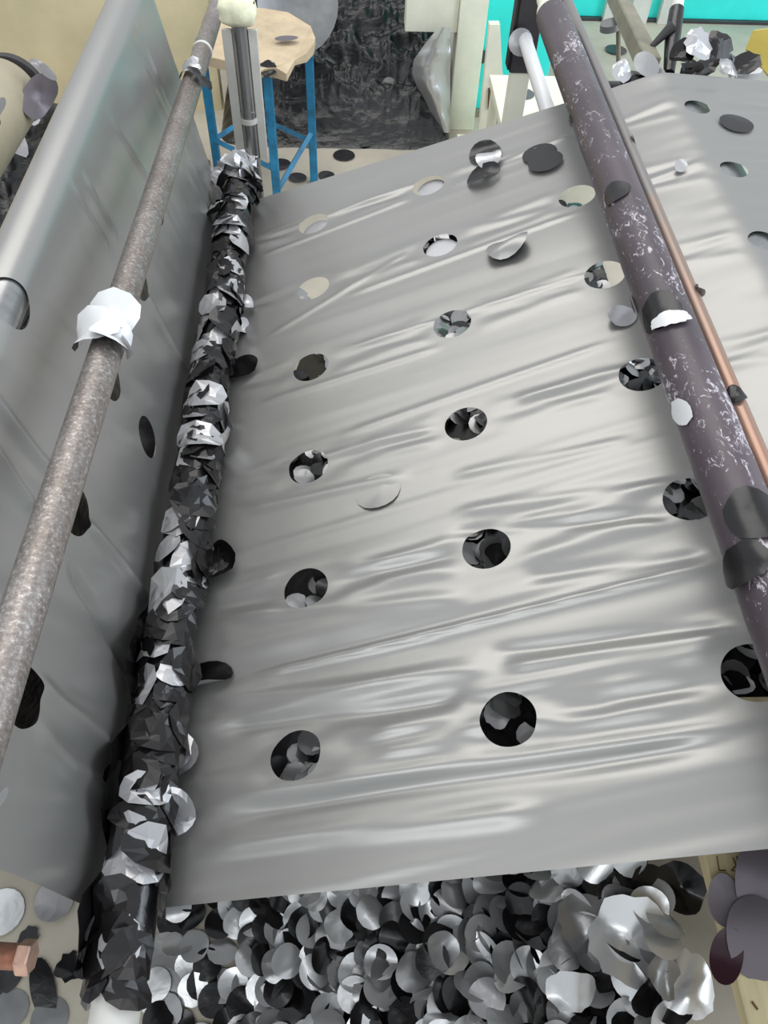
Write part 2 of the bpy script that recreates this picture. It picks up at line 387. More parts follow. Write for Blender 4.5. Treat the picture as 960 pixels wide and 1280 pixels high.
# rusty pipe against the black roller
da = math.radians(35.50); dd = 0.955; RX, RZ, RR = dd * math.sin(da), -dd * math.cos(da), 0.0125
e = empty('guide_pipe', (RX, 0.8, RZ + H0), 'thin reddish metal pipe running beside the dark roller', 'pipe')
MB().tube([(RX, -0.35, RZ + H0), (RX, 2.4, RZ + H0)], RR, 24).build('pipe_body', M['rustpipe'], e)
MB().tube([(RX, -0.353, RZ + H0), (RX, -0.3505, RZ + H0)], RR * 0.9, 24).build('end_cap', M['steel'], e)
# scrap covered roller in the nip
sr = roller('nip_roller', 'long roller in the film fold, buried under clinging black and silver offcuts', SCR[0], SCR[1], 0.034, 0.115, 1.90, M['black'], 0.029, 0.25, M['white'])
# hidden rollers inside the sheet
roller('top_roller', 'slim steel roller inside the upper left bend of the film', TOP[0], TOP[1], TOP[2] - 0.003, 0.22, 1.845, M['steel'], 0.012, 0.09)
roller('support_roller', 'steel roller under the film beneath the dark roller', SUP[0], SUP[1], SUP[2] - 0.004, 0.22, 1.845, M['steel'], 0.02, 0.1)
roller('feed_roller', 'steel roller under the far right fold of the film', RT[0], RT[1], RT[2] - 0.002, 0.22, 1.845, M['steel'], 0.015, 0.09)
# shaft seen under the far edge of the sheet
e = empty('drive_shaft', (0.505, 2.2, -0.95 + H0), 'bare silver shaft poking out under the far film edge beside the dark roller', 'shaft')
MB().tube([(0.505, 1.80, -0.95 + H0), (0.505, 1.803, -0.95 + H0), (0.505, 2.5, -0.95 + H0)], [0.017, 0.019, 0.019], 24).build('shaft_body', M['bright'], e)
MB().tube([(0.505, 1.945, -0.95 + H0), (0.505, 1.96, -0.95 + H0)], [0.0205, 0.0205], 24).build('shaft_ring', M['dark'], e)
# tarnished pipe in front of the left sheet
pa = math.radians(-25.0); pb = math.radians(-24.0)
A = np.array([0.735 * math.sin(pa), 0.0, -0.735 * math.cos(pa)]); r0 = ray(82, 590); yA = -A[2] / -r0[2] * r0[1] if False else A[2] / r0[2] * r0[1]
B = np.array([0.785 * math.sin(pb), 0.0, -0.785 * math.cos(pb)]); r1 = ray(182, 280); yB = B[2] / r1[2] * r1[1]
A[1] = yA; B[1] = yB; dv = (B - A) / (yB - yA)
p0 = A + dv * (-0.25 - yA); p1 = A + dv * (2.3 - yA)
UP = np.array([0, 0, H0])
e = empty('steel_pipe', (A + B) / 2 + UP, 'speckled tarnished steel pipe crossing in front of the left film', 'pipe')
MB().tube([p0 + UP, p1 + UP], 0.0208, 32).build('pipe_body', M['pipe'], e)
MB().tube([p0 + UP - dv * 0.004, p0 + UP - dv * 0.0005], 0.02, 24).build('end_cap', M['steel'], e)
PIPE = (A, dv)
def pipe_y(px, py):
    best = min(np.linspace(-0.2, 2.3, 2000), key=lambda y: (lambda P: (480 + F * P[0] / P[2] - px) ** 2 + (640 - F * P[1] / P[2] - py) ** 2)(
        (lambda c: np.array([c[0], c[1], -c[2]]))(RW.T @ (PIPE[0] + PIPE[1] * (y - PIPE[0][1])))))
    return best
q = A + dv * (pipe_y(240, 62) - yA) + UP
MB().tube([q, q + dv * 0.012], 0.0228, 24).build('clamp_ring', M['white'], e)

# ------------------------------------------------------------------ offcuts: crumpled discs
def disc_local(R, rings=4, seg=18, ell=1.0, jag=0.0):
    P = [(0.0, 0.0)]
    js = [1 - jag * random.random() for _ in range(seg)]
    for i in range(1, rings + 1):
        for k in range(seg):
            t = 2 * math.pi * k / seg; rr_ = R * i / rings * (js[k] if i == rings else 1)
            P.append((rr_ * math.cos(t), rr_ * math.sin(t) * ell))
    Fs = [[0, 1 + k, 1 + (k + 1) % seg] for k in range(seg)]
    for i in range(rings - 1):
        a, b = 1 + i * seg, 1 + (i + 1) * seg
        for k in range(seg): Fs.append([a + k, b + k, b + (k + 1) % seg, a + (k + 1) % seg])
    return np.array(P), Fs
def crumple(P, n, amp):
    h = np.zeros(len(P))
    for _ in range(n):
        t = random.random() * math.tau; off = random.uniform(-0.025, 0.025)
        h += random.choice((-1, 1)) * amp * np.abs(P[:, 0] * math.cos(t) + P[:, 1] * math.sin(t) - off)
    return h - h[0]
def bend(P3, k, t):                         # roll a flat piece around an axis in its plane, curvature k
    if abs(k) < 1e-6: return P3
    c, s = math.cos(t), math.sin(t)
    a = P3[:, 0] * c + P3[:, 1] * s; b = -P3[:, 0] * s + P3[:, 1] * c; h = P3[:, 2]
    r_ = 1 / k; ang_ = a * k
    a2 = (r_ - h) * np.sin(ang_); h2 = r_ - (r_ - h) * np.cos(ang_)
    return np.stack([a2 * c - b * s, a2 * s + b * c, h2], -1)
def frame(nv, spin):
    nv = nrm(nv); a = np.cross(nv, (0, 1, 0) if abs(nv[1]) < 0.9 else (1, 0, 0)); a = nrm(a); b = np.cross(nv, a)
    c, s = math.cos(spin), math.sin(spin)
    return np.stack([a * c + b * s, -a * s + b * c, nv], 1)
def scrap(name, loc, nv, spin, R=0.04, curv=0.0, cdir=0.0, ncr=3, amp=0.2, mat='scrap', flip=False, ell=1.0, jag=0.0, smooth=True, seg=18, rings=4, lift=True):
    P, Fs = disc_local(R, rings, seg, ell, jag)
    P3 = np.column_stack([P, crumple(P, ncr, amp)])
    P3 = bend(P3, curv, cdir)
    if lift: P3[:, 2] -= P3[:, 2].min()
    W = P3 @ frame(nv, spin).T + np.array(loc)
    if flip: Fs = [f[::-1] for f in Fs]
    return mesh_obj(name, W, Fs, M[mat], None, smooth)
def wrap_scrap(name, cx_, cz_, rad, y, t, R=0.04, spin=0.0, flip=False, ncr=3, amp=0.12, lift=0.0, edge=0.0, mat='scrap', ell=1.0, jag=0.15, smooth=False, seg=16, rings=4, slope=None):
    """a disc of film wound on a cylinder; edge > 0 lets one side stand away from it"""
    P, Fs = disc_local(R, rings, seg, ell, jag)
    h = np.abs(crumple(P, ncr, amp)) * np.clip(np.hypot(P[:, 0], P[:, 1]) / R * 1.4, 0, 1)
    c, s = math.cos(spin), math.sin(spin); a = P[:, 0] * c - P[:, 1] * s; b = P[:, 0] * s + P[:, 1] * c
    ed = random.random() * math.tau
    pr = (P[:, 0] * math.cos(ed) + P[:, 1] * math.sin(ed)) / R
    h = h + edge * np.clip(pr - 0.1, 0, 1) ** 1.5
    r_ = rad + lift + h; tt = t + a / (rad + 0.004)
    yy = y + b
    X = cx_ + r_ * np.cos(tt); Z = cz_ + r_ * np.sin(tt)
    if slope is not None: X = X + slope[0] * (yy - y); Z = Z + slope[2] * (yy - y)
    W = np.column_stack([X, yy, Z + H0])
    # outer face must look outwards
    n0 = np.cross(W[Fs[0][1]] - W[Fs[0][0]], W[Fs[0][2]] - W[Fs[0][0]])
    outw = np.array([math.cos(t), 0, math.sin(t)])
    if (n0.dot(outw) < 0) != flip: Fs = [f[::-1] for f in Fs]
    return mesh_obj(name, W, Fs, M[mat], None, smooth)

# --- clinging to the nip roller
for k in range(190):
    y = 0.105 + 1.775 * (k + random.random()) / 190
    t = math.radians(random.uniform(-25, 205)) if k % 3 else math.radians(random.uniform(50, 150))
    fl = random.random() < (0.80 if y < 1.2 else 0.62)
    big = random.random() < 0.25; am_ = random.uniform(0.04, 0.26)
    o = wrap_scrap('film_scrap', SCR[0], SCR[1], 0.0355, y, t, random.uniform(0.030, 0.048), random.random() * 6.28, fl,
                   random.randint(1, 2), am_, random.uniform(0, 0.008), random.uniform(0.004, 0.022) if big else random.uniform(0, 0.006), ell=random.uniform(0.6, 1.0), jag=random.choice((0.02, 0.2, 0.35)), rings=2, seg=11)
    sg = min(7, int((y - 0.04) / 0.23))
    seat = ['below the front film edge', 'beside the front film corner', 'beside the half-moon offcut', 'between the half-moon and the crumpled black offcut',
            'beside the crumpled black offcut', 'level with the middle holes of the film', 'beside the glossy folded offcut', 'near the steel post'][sg]
    look = 'standing proud' if big else ('pressed flat' if am_ < 0.12 else 'crinkled')
    c_ = 'black' if fl else 'silver'
    tag(o, f'{c_} offcut {look} on the nip roller {seat}', 'film scrap', f'{c_} offcuts {look} on the nip roller {seat}')
# frayed pale foil at the far end of the nip roller
for k in range(12):
    y = random.uniform(1.72, 1.93); t = math.radians(random.uniform(20, 160))
    o = wrap_scrap('foil_tuft', SCR[0], SCR[1], 0.040, y, t, random.uniform(0.022, 0.036), random.random() * 6.28, False, 4, 0.5, 0.004, 0.02, mat='scrap', jag=0.4)
    tag(o, 'pale frayed foil tuft bunched at the far end of the nip roller', 'film scrap', 'pale foil tufts at the far roller end')
# single scraps sticking out from it, each of its own
def at_film(px, py, name, label, lift=0.006, which='main', tilt=(0, 0, 0), **kw):
    p, nv = film_point(px, py, lift, which); nv = nrm(nv + np.array(tilt))
    o = scrap(name, p, nv, kw.pop('spin', random.random() * 6), **kw); return tag(o, label, 'film scrap')
at_film(262, 850, 'film_scrap', 'half-moon offcut, black with a pale rim, at the left end of the diagonal crease', lift=0.004, tilt=(0, 0.3, 0.0), R=0.040, curv=58, cdir=1.5, spin=0.15, ncr=1, amp=0.10, flip=True, ell=0.75)
at_film(306, 464, 'film_scrap', 'glossy black folded offcut poking out right of the nip roller', tilt=(0, -0.1, 0), R=0.038, curv=26, cdir=1.2, spin=0.4, ncr=2, amp=0.3, flip=True, ell=0.75)
at_film(311, 388, 'film_scrap', 'small rounded silver-grey offcut beside the nip roller, upper of two', R=0.026, curv=-40, cdir=0.5, ncr=2, amp=0.25)
at_film(303, 414, 'film_scrap', 'pale crescent offcut beside the nip roller, lower of two', R=0.030, curv=34, cdir=0.2, spin=1.3, ncr=1, amp=0.2, ell=0.6, tilt=(0.6, 0, 0))
at_film(274, 706, 'film_scrap', 'crumpled black offcut with bright crease glints on the film beside the nip roller', R=0.042, curv=18, ncr=4, amp=0.35, flip=True, smooth=False)
at_film(230, 1018, 'film_scrap', 'crinkled pale offcut at the nip roller near the film front corner', R=0.032, ncr=4, amp=0.4, smooth=False, tilt=(0.3, -0.3, 0), lift=0.02)
at_film(222, 945, 'film_scrap', 'twisted brownish-silver offcut on the right flank of the nip roller', R=0.034, ncr=4, amp=0.5, smooth=False, tilt=(0.7, -0.2, 0), lift=0.02)
at_film(636, 313, 'film_scrap', 'crumpled pale silver offcut resting alone on the far half of the film', R=0.046, curv=-22, cdir=0.9, spin=0.5, ncr=2, amp=0.35, lift=0.001, ell=0.85, mat='film')
at_film(475, 613, 'film_scrap', 'faint grey offcut lying flat in the middle of the film', R=0.040, curv=3, cdir=1.3, spin=0.2, ncr=2, amp=0.06, lift=0.0005, ell=0.9, mat='film')
at_film(780, 397, 'film_scrap', 'small translucent offcut on the film left of the dark roller', R=0.025, ncr=3, amp=0.3, lift=0.003)
at_film(676, 192, 'film_scrap', 'flat black disc on the far film, upper of the overlapping pair', R=0.039, ncr=1, amp=0.04, flip=True, lift=0.003)
at_film(683, 204, 'film_scrap', 'flat black disc on the far film, lower of the overlapping pair', R=0.039, ncr=1, amp=0.04, flip=True, lift=0.007)
at_film(607, 193, 'film_scrap', 'curled black offcut at the top of the small scrap cluster on the far film', R=0.038, curv=22, cdir=0.4, ncr=2, amp=0.2, flip=True, lift=0.004)
at_film(615, 205, 'film_scrap', 'shiny silver offcut in the middle of the small scrap cluster on the far film', R=0.034, curv=-26, cdir=0.9, ncr=2, amp=0.2, lift=0.012, ell=0.8, tilt=(0, -0.3, 0))
at_film(606, 223, 'film_scrap', 'folded black offcut at the bottom of the small scrap cluster on the far film', R=0.040, curv=20, cdir=1.4, spin=0.1, ncr=2, amp=0.2, flip=True, lift=0.004, ell=0.7)
at_film(538, 229, 'film_disc', 'grey film disc still caught in the hole nearest the far film edge', R=0.034, ncr=1, amp=0.05, lift=-0.012)
at_film(394, 281, 'film_disc', 'grey film disc still hanging in the far left hole', R=0.035, ncr=1, amp=0.05, lift=-0.012)
at_film(551, 307, 'film_disc', 'grey film disc sagging in the hole left of the pale crumpled offcut', R=0.035, ncr=1, amp=0.05, lift=-0.013)
at_film(920, 155, 'film_disc', 'dark grey disc lying on the film at the far right', which='flat', R=0.037, ncr=1, amp=0.04, lift=0.003, flip=True)
at_film(188, 545, 'film_disc', 'dark green-grey disc caught in the round hole of the left film', which='left', R=0.0385, ncr=1, amp=0.01, lift=-0.004, flip=True)
at_film(137, 978, 'film_scrap', 'glinting black offcut between the left film and the nip roller', which='left', R=0.030, curv=20, cdir=0.2, ncr=2, amp=0.2, lift=0.006, flip=True)
at_film(855, 205, 'film_scrap', 'tiny clear curl of film right of the reddish pipe', which='flat', R=0.012, curv=40, ncr=2, amp=0.3, lift=0.002)
at_film(100, 72, 'film_scrap', 'ripped brownish flap on the upper left bend of the film', which='left', R=0.022, curv=-20, ncr=2, amp=0.3, lift=0.06, flip=True)
at_film(10, 997, 'film_scrap', 'tiny glinting shred on the left film near the photo edge', which='left', R=0.010, ncr=3, amp=0.5, lift=0.004)
# dark strip hanging in the gap left of the nip roller
def strip(name, label, x, z0, z1, ya, yb, mat):
    n = 26; V = []; Fs = []
    for i in range(n + 1):
        y = ya + (yb - ya) * i / n
        for j in range(7):
            f = j / 6; V.append((x + 0.006 * math.sin(i * 1.3 + j) * f + 0.006 * f, y, H0 + z0 + (z1 - z0) * f * (0.75 + 0.25 * math.sin(i * 0.7))))
    for i in range(n):
        for j in range(6): a = i * 7 + j; Fs.append([a, a + 1, a + 8, a + 7])
    return tag(mesh_obj(name, V, Fs, mat), label, 'film strip')
strip('gap_strip', 'long black strip between left film and nip roller', -0.326, -1.14, -1.02, 0.12, 0.66, M['black'])

# --- on the tarnished pipe
def on_pipe(y, tdeg, label, **kw):
    A_, d_ = PIPE; c_ = A_ + d_ * (y - A_[1])
    o = wrap_scrap('film_scrap', c_[0], c_[2], 0.0212, y, math.radians(tdeg), slope=d_, **kw); return tag(o, label, 'film scrap')
ya = pipe_y(128, 424)
on_pipe(ya + 0.03, 85, 'large white crumpled offcut wrapped round the tarnished pipe, top of the bunch', mat='bright', R=0.036, lift=0.004, edge=0.02, ncr=2, amp=0.2, jag=0.05, smooth=True)
on_pipe(ya - 0.004, 120, 'white folded offcut on the upper side of the pipe bunch', mat='bright', R=0.032, lift=0.008, edge=0.018, ncr=2, amp=0.25, jag=0.05, smooth=True)
on_pipe(ya - 0.014, 55, 'grey-white offcut curling under the pipe bunch', mat='bright', R=0.026, lift=0.007, edge=0.012, ncr=2, amp=0.2, jag=0.05, smooth=True)
on_pipe(ya - 0.02, 10, 'dark little shred dangling right of the white pipe bunch', R=0.016, lift=0.004, edge=0.02, ncr=2, amp=0.3, flip=True)
yb_ = pipe_y(224, 95)
on_pipe(yb_, 110, 'clear torn film shred around the far part of the tarnished pipe', R=0.030, lift=0.003, edge=0.012, ncr=3, amp=0.35, jag=0.3)
on_pipe(yb_ - 0.03, 40, 'dark torn film shred on the far part of the tarnished pipe', R=0.026, lift=0.003, edge=0.012, ncr=3, amp=0.3, jag=0.3, flip=True)

# --- on the black roller
def br_y(px, py):
    r = ray(px, py); return BZ / r[2] * r[1]
def on_roller(px, py, label, dt=0, lift=0.0022, **kw):
    r = ray(px, py)
    # nearest hit with the cylinder
    a = r[0] ** 2 + r[2] ** 2; b = -(r[0] * BX + r[2] * BZ); c_ = BX ** 2 + BZ ** 2 - BR ** 2
    disc_ = max(0, b * b - a * c_); tt = (-b - math.sqrt(disc_)) / a
    p = r * tt; t = math.atan2(p[2] - BZ, p[0] - BX) + math.radians(dt)
    o = wrap_scrap('film_scrap', BX, BZ, BR, p[1], t, lift=lift, **kw); return tag(o, label, 'film scrap')
on_roller(838, 400, 'silver-white offcut plastered across the middle of the dark roller', mat='bright', R=0.032, ell=0.5, spin=0.15, ncr=1, amp=0.03, edge=0.002, smooth=True, seg=28, rings=6, lift=0.0055)
on_roller(822, 388, 'shiny black film patch wrapped round the dark roller beside the white patch', R=0.04, flip=True, ncr=1, amp=0.03, edge=0.003, smooth=True, lift=0.0004)
on_roller(852, 515, 'silver crescent offcut on the left flank of the dark roller', mat='bright', R=0.03, ell=0.6, spin=1.2, ncr=1, amp=0.05, edge=0.004, smooth=True)
on_roller(945, 640, 'glossy black disc stuck on the near part of the dark roller', R=0.042, flip=True, ncr=1, amp=0.03, edge=0.002, smooth=True)
on_roller(928, 705, 'black crinkled film patch on the near part of the dark roller below the disc', R=0.038, ell=0.8, flip=True, ncr=3, amp=0.10, edge=0.004, smooth=True)
on_roller(770, 240, 'dark round offcut lying smooth on the far part of the dark roller', R=0.03, flip=True, ncr=1, amp=0.02, edge=0.001, smooth=True)
on_roller(708, 154, 'white leaf-shaped offcut standing off the far left flank of the dark roller', mat='bright', R=0.025, ell=0.5, spin=1.2, ncr=1, amp=0.08, edge=0.008, smooth=True)
on_roller(785, 385, 'black sliver hanging from the left edge of the dark roller', R=0.026, ell=0.5, spin=1.4, flip=True, ncr=1, amp=0.1, edge=0.012, smooth=True)
# on the reddish pipe
for px, py, lab in [(935, 500, 'dark film scrap wound round the reddish pipe'), (880, 368, 'small black shred on the far edge of the reddish pipe'), (793, 180, 'black torn shred on the reddish pipe near its far end')]:
    r = ray(px, py); y = RZ / r[2] * r[1]
    o = wrap_scrap('film_scrap', RX, RZ, RR + 0.0006, y, math.radians(110 if px > 900 else 40), R=0.02 if px > 900 else 0.014, flip=True, ncr=2, amp=0.1, edge=0.002 if px > 900 else 0.01)
    tag(o, lab, 'film scrap')

# ------------------------------------------------------------------ the heap of punched discs on the floor
def pile(x, y):
    base = np.interp(x, [-0.75, -0.32, -0.12, 0.3, 0.62, 1.3], [-0.05, -0.02, 0.10, 0.34, 0.55, 0.50])
    fade = np.clip((3.0 - y) / 0.9, 0.06, 1) * np.clip((y + 0.6) / 0.4, 0, 1)
    return np.where(base > 0, base * fade, base) + 0.05 * fade * (vnoise(np.asarray(x) * 5 + 8, np.asarray(y) * 5)) * np.clip((np.asarray(x) + 0.3) * 3, 0, 1)
n = 70; gx = np.linspace(-0.55, 1.25, n); gy = np.linspace(-0.55, 3.75, n)
GX, GY = np.meshgrid(gx, gy, indexing='ij'); GZ = np.where(((GX > 0.60) & (GY < 0.66)) | ((GX < 0.3) & (GY > 3.0)), -0.03, np.maximum(pile(GX, GY) - 0.02, -0.02) + 0.004 * rng.random(GX.shape))
V = np.stack([GX, GY, GZ], -1).reshape(-1, 3)
Fs = [[i * n + j, (i + 1) * n + j, (i + 1) * n + j + 1, i * n + j + 1] for i in range(n - 1) for j in range(n - 1)]
base = mesh_obj('offcut_heap', V, Fs, M['black'], None, True)
tag(base, 'dark base of the big heap of punched film discs on the floor below the film', 'scrap heap', None, 'stuff')
# loosely joined mass of further discs, beneath the film and between the ones in front
mb = MB()
def disc_pts(R, loc, nv, spin, curv, cdir, ncr, amp, rings=2, seg=12, ell=1.0):
    P, Fs = disc_local(R, rings, seg, ell)
    P3 = bend(np.column_stack([P, crumple(P, ncr, amp)]), curv, cdir)
    return P3 @ frame(nv, spin).T + np.array(loc), Fs
for k in range(2600):
    x = random.uniform(-0.5, 1.2); y = random.uniform(-0.3, 3.75 if x > 0.3 else 3.0)
    if x > 0.56 and y < 0.72: continue
    if random.random() > min(1, 0.16 + max(0, x + 0.25) / 0.35): continue
    z = max(0.006, float(pile(x, y))) + random.uniform(0.0, 0.02)
    nv = np.array([random.gauss(0, 0.28), random.gauss(0, 0.28), 1])
    W, Fs = disc_pts(0.039, (x, y, z), nv, random.random() * 6.28, random.uniform(-10, 10), random.random() * 3, 2, 0.12)
    if random.random() < 0.45: Fs = [f[::-1] for f in Fs]
    mb.add(W, Fs)
o = mb.build('disc_litter', M['disc'], None, True)
tag(o, 'mass of silver and black punched discs lying deeper in the heap under the film', 'film discs', None, 'stuff')
# the discs on top in front, each one an object
protos = []; looks = []
for k in range(26):
    P, Fs = disc_local(0.0395, 5, 22, 1.0, random.choice((0, 0, 0.05)))
    amp = random.choice((0.03, 0.08, 0.16, 0.28)); nc = random.choice((1, 2, 3))
    cv = random.choice((0, 5, -6, 10, -12, 18, -18)); looks.append('curled' if abs(cv) > 8 else ('creased' if amp > 0.1 else 'flat'))
    P3 = bend(np.column_stack([P, crumple(P, nc, amp)]), cv, random.random() * 3)
    P3[:, 2] -= P3[:, 2].mean()
    me = bpy.data.meshes.new('film_disc'); me.from_pydata(P3.tolist(), [], Fs); me.update(); me.polygons.foreach_set('use_smooth', [True] * len(me.polygons)); me.materials.append(M['disc']); protos.append(me)
cnt = 0; tries = 0; pos = []
def inframe(p):
    c_ = RW.T @ (np.array(p) - CAM); x = 480 + F * c_[0] / -c_[2]; y = 640 - F * c_[1] / -c_[2]; return -20 < x < 980 and y < 1310, x, y
while cnt < 285 and tries < 9000:
    tries += 1
    x = random.uniform(-0.52, 0.62); y = random.uniform(0.03, 0.52)
    if random.random() > min(1, 0.20 + max(0, x + 0.4) * 1.5): continue
    z0 = max(-0.008, float(pile(x, y))); okf, px, py = inframe((x, y, z0))
    if not okf or py < 1040: continue
    if min([1] + [math.hypot(x - a, y - b) for a, b in pos[-400:]]) < 0.021: continue
    pos.append((x, y))
    right = x > 0.2
    z = z0 + 0.016 + random.uniform(0.0, 0.05 if x > -0.2 else 0.012)
    tl = 0.5 if right else (0.26 if x > -0.15 else 0.10)
    nv = Vector((random.gauss(0, tl), random.gauss(-0.15 if right else 0, tl), 1)).normalized()
    silver = random.random() < (0.66 if right else 0.58)
    o = bpy.data.objects.new('film_disc', protos[cnt % 26]); col.objects.link(o)
    o.location = (x, y, z)
    qn = nv.to_track_quat('Z', 'Y') @ Euler((0, 0, random.random() * 6.28)).to_quaternion()
    if not silver: qn = qn @ Euler((math.pi, 0, 0)).to_quaternion()
    o.rotation_euler = qn.to_euler()
    reg = ['at the far left', 'left of centre', 'in the centre', 'right of centre', 'at the far right'][min(4, max(0, int((px - 170) / 150)))]
    row = 'under the film edge' if py < 1150 else ('in the middle rows' if py < 1215 else 'near the bottom edge')
    c_ = 'silver' if silver else 'black'; lk = looks[cnt % 26]
    tag(o, f'{lk} {c_} disc of the front heap, {reg}, {row}', 'film disc', f'{lk} {c_} heap discs {reg} {row}')
    cnt += 1
# larger crumpled film pieces on the right of the heap
for px, py, z, R, lab, kw in [(790, 1175, -1.72, 0.085, 'big crumpled silver film piece on top of the right of the heap', dict(curv=-9, cdir=0.6, ncr=4, amp=0.22)),
                              (735, 1155, -1.76, 0.06, 'crumpled bright silver piece in the heap, left of the biggest piece', dict(curv=8, ncr=4, amp=0.25)),
                              (845, 1110, -1.75, 0.06, 'crumpled black film piece in the heap beside the plywood board', dict(curv=6, ncr=4, amp=0.3, flip=True)),
                              (860, 1230, -1.70, 0.06, 'pleated silver film piece at the heap edge beside the plywood board', dict(curv=-10, ncr=5, amp=0.3)),
                              (715, 1240, -1.72, 0.055, 'long folded pale film piece at the front bottom of the heap', dict(curv=-16, cdir=0.1, ncr=2, amp=0.2, ell=0.7)),
                              (740, 1090, -1.80, 0.055, 'creased bright silver piece right under the front film edge', dict(curv=-9, cdir=1.2, ncr=3, amp=0.2))]:
    o = scrap('film_piece', at_z(px, py, z), (random.gauss(0, 0.15), -0.25, 1), random.random() * 6, R=R, mat='disc', rings=7, seg=28, jag=0.12, lift=False, **kw)
    tag(o, lab, 'film scrap')

# board at the right of the heap and the mauve pieces on it
BT = -1.45
bxl = 0.628
e = empty('plywood_board', (bxl + 0.2, 0.4, BT + H0), 'pale yellowish plywood board at the lower right, beside the heap', 'board')
MB().box((bxl, -0.3, BT + H0 - 0.03), (bxl + 0.42, 0.62, BT + H0), 0.002).build('panel', M['wood'], e, False)
for lx in (bxl + 0.04, bxl + 0.38):
    for ly in (-0.26, 0.58): MB().box((lx - 0.025, ly - 0.025, 0), (lx + 0.025, ly + 0.025, BT + H0 - 0.031), 0.002).build('leg', M['wood'], e, False)
mk = MB()
for (ax, ay), (bx_, by_) in [((896, 1070), (899, 1088)), ((899, 1088), (907, 1088)), ((916, 1072), (920, 1082)), ((920, 1082), (914, 1088)), ((914, 1088), (926, 1090)), ((921, 1070), (925, 1088))]:
    pa_, pb_ = at_z(ax, ay, BT + 0.0008), at_z(bx_, by_, BT + 0.0008); mk.tube([pa_, pb_], 0.0011, 6)
mk.build('scratch_marks', M['ink'], e)
mk = MB(); mk.tube([at_z(940, 1252, BT + 0.0008), at_z(947, 1262, BT + 0.0008)], 0.002, 6); mk.build('dark_nick', M['ink'], e)
for px, py, lab, kw in [(905, 1125, 'mauve-grey oval disc on the plywood board, nearest the heap', dict(R=0.042, ell=0.62, spin=1.35, curv=4, tz=(-0.25, -0.1))),
                        (945, 1100, 'large grey disc with a bright crease at the top of the plywood board', dict(R=0.062, ell=0.75, spin=1.2, curv=-8, tz=(0.1, -0.2))),
                        (945, 1172, 'large grey disc with a pale left rim on the plywood board', dict(R=0.066, ell=0.8, spin=1.3, curv=-7, tz=(-0.1, -0.2))),
                        (908, 1195, 'dark maroon oval disc at the plywood board edge', dict(R=0.046, ell=0.55, spin=1.1, curv=8, flip=True, tz=(-0.2, 0.0)))]:
    tz_ = kw.pop('tz'); o = scrap('film_disc', at_z(px, py, BT + 0.012), (tz_[0], tz_[1], 1), ncr=1, amp=0.04, mat='mauve', cdir=0.2, rings=6, seg=28, **kw); tag(o, lab, 'film disc')

# loose discs on the floor at the lower left
for px, py, R, fl, lab, kw in [(2, 1140, 0.058, False, 'grey disc on the concrete cut by the left photo edge', {}), (68, 1126, 0.052, False, 'grey disc with a folded rim on the concrete at the lower left', dict(ncr=1, amp=0.15)),
                               (54, 1236, 0.075, True, 'dark half-folded disc on the concrete beneath the copper bolt', dict(ell=0.4, spin=2.0)), (12, 1262, 0.045, False, 'pale disc on the concrete at the bottom left corner', {}),
                               (88, 1208, 0.04, True, 'small black scrap on the concrete left of the nip roller end', dict(jag=0.3, ncr=3, amp=0.3)), (35, 1172, 0.03, True, 'small dark shred on the concrete behind the copper bolt', dict(jag=0.3)),
                               (62, 1272, 0.045, False, 'pale grey disc on the concrete, second from the bottom left corner', {}), (5, 1215, 0.05, True, 'dark disc on the concrete left of the copper bolt', {}),
                               (218, 1150, 0.045, True, 'black disc on the concrete right of the nip roller', {}), (205, 1195, 0.055, False, 'dark grey disc on the concrete at the heap left edge', {}),
                               (200, 1240, 0.055, False, 'slate grey disc on the concrete below another at the heap left edge', {})]:
    kw = dict(dict(ncr=1, amp=0.05), **kw)
    m_ = 'grey' if py > 1255 else 'disc'
    o = scrap('film_disc', at_z(px, py, -2.294), (random.gauss(0, .04), random.gauss(0, .04), 1), kw.pop('spin', random.random() * 6), R=R, mat=m_, flip=fl, **kw)
    tag(o, lab, 'film disc')
# copper bolt of the frame at the left edge
c0 = at_d(-30, 1193, 1.15); c1 = at_d(24, 1196, 1.15); c2 = at_d(41, 1197, 1.15)
e = empty('copper_bolt', c1, 'copper coloured bolt with thread poking in at the lower left edge', 'bolt')
pts = []; rad = []
for i in range(41):
    f = i / 40; pts.append(c0 + (c1 - c0) * f); rad.append(0.0165 + (0.0018 if i % 2 else -0.0018))
MB().tube(pts, rad, 24).build('threaded_shank', M['copper'], e)
MB().tube([c1, c1 + (c2 - c1) * 0.12, c1 + (c2 - c1) * 0.88, c2], [0.0225, 0.0245, 0.0245, 0.0225], 6).build('hex_head', M['copper'], e, False)
e = empty('frame_arm', c0, 'cream machine frame arm carrying the copper bolt, just outside the left edge', 'frame')
MB().box((-1.5, c0[1] - 0.04, c0[2] - 0.035), (c0[0] - 0.004, c0[1] + 0.04, c0[2] + 0.035), 0.004).build('arm', M['cream'], e, False)
MB().box((-1.58, c0[1] - 0.05, 0), (-1.501, c0[1] + 0.05, c0[2] + 0.06), 0.004).build('post', M['cream'], e, False)

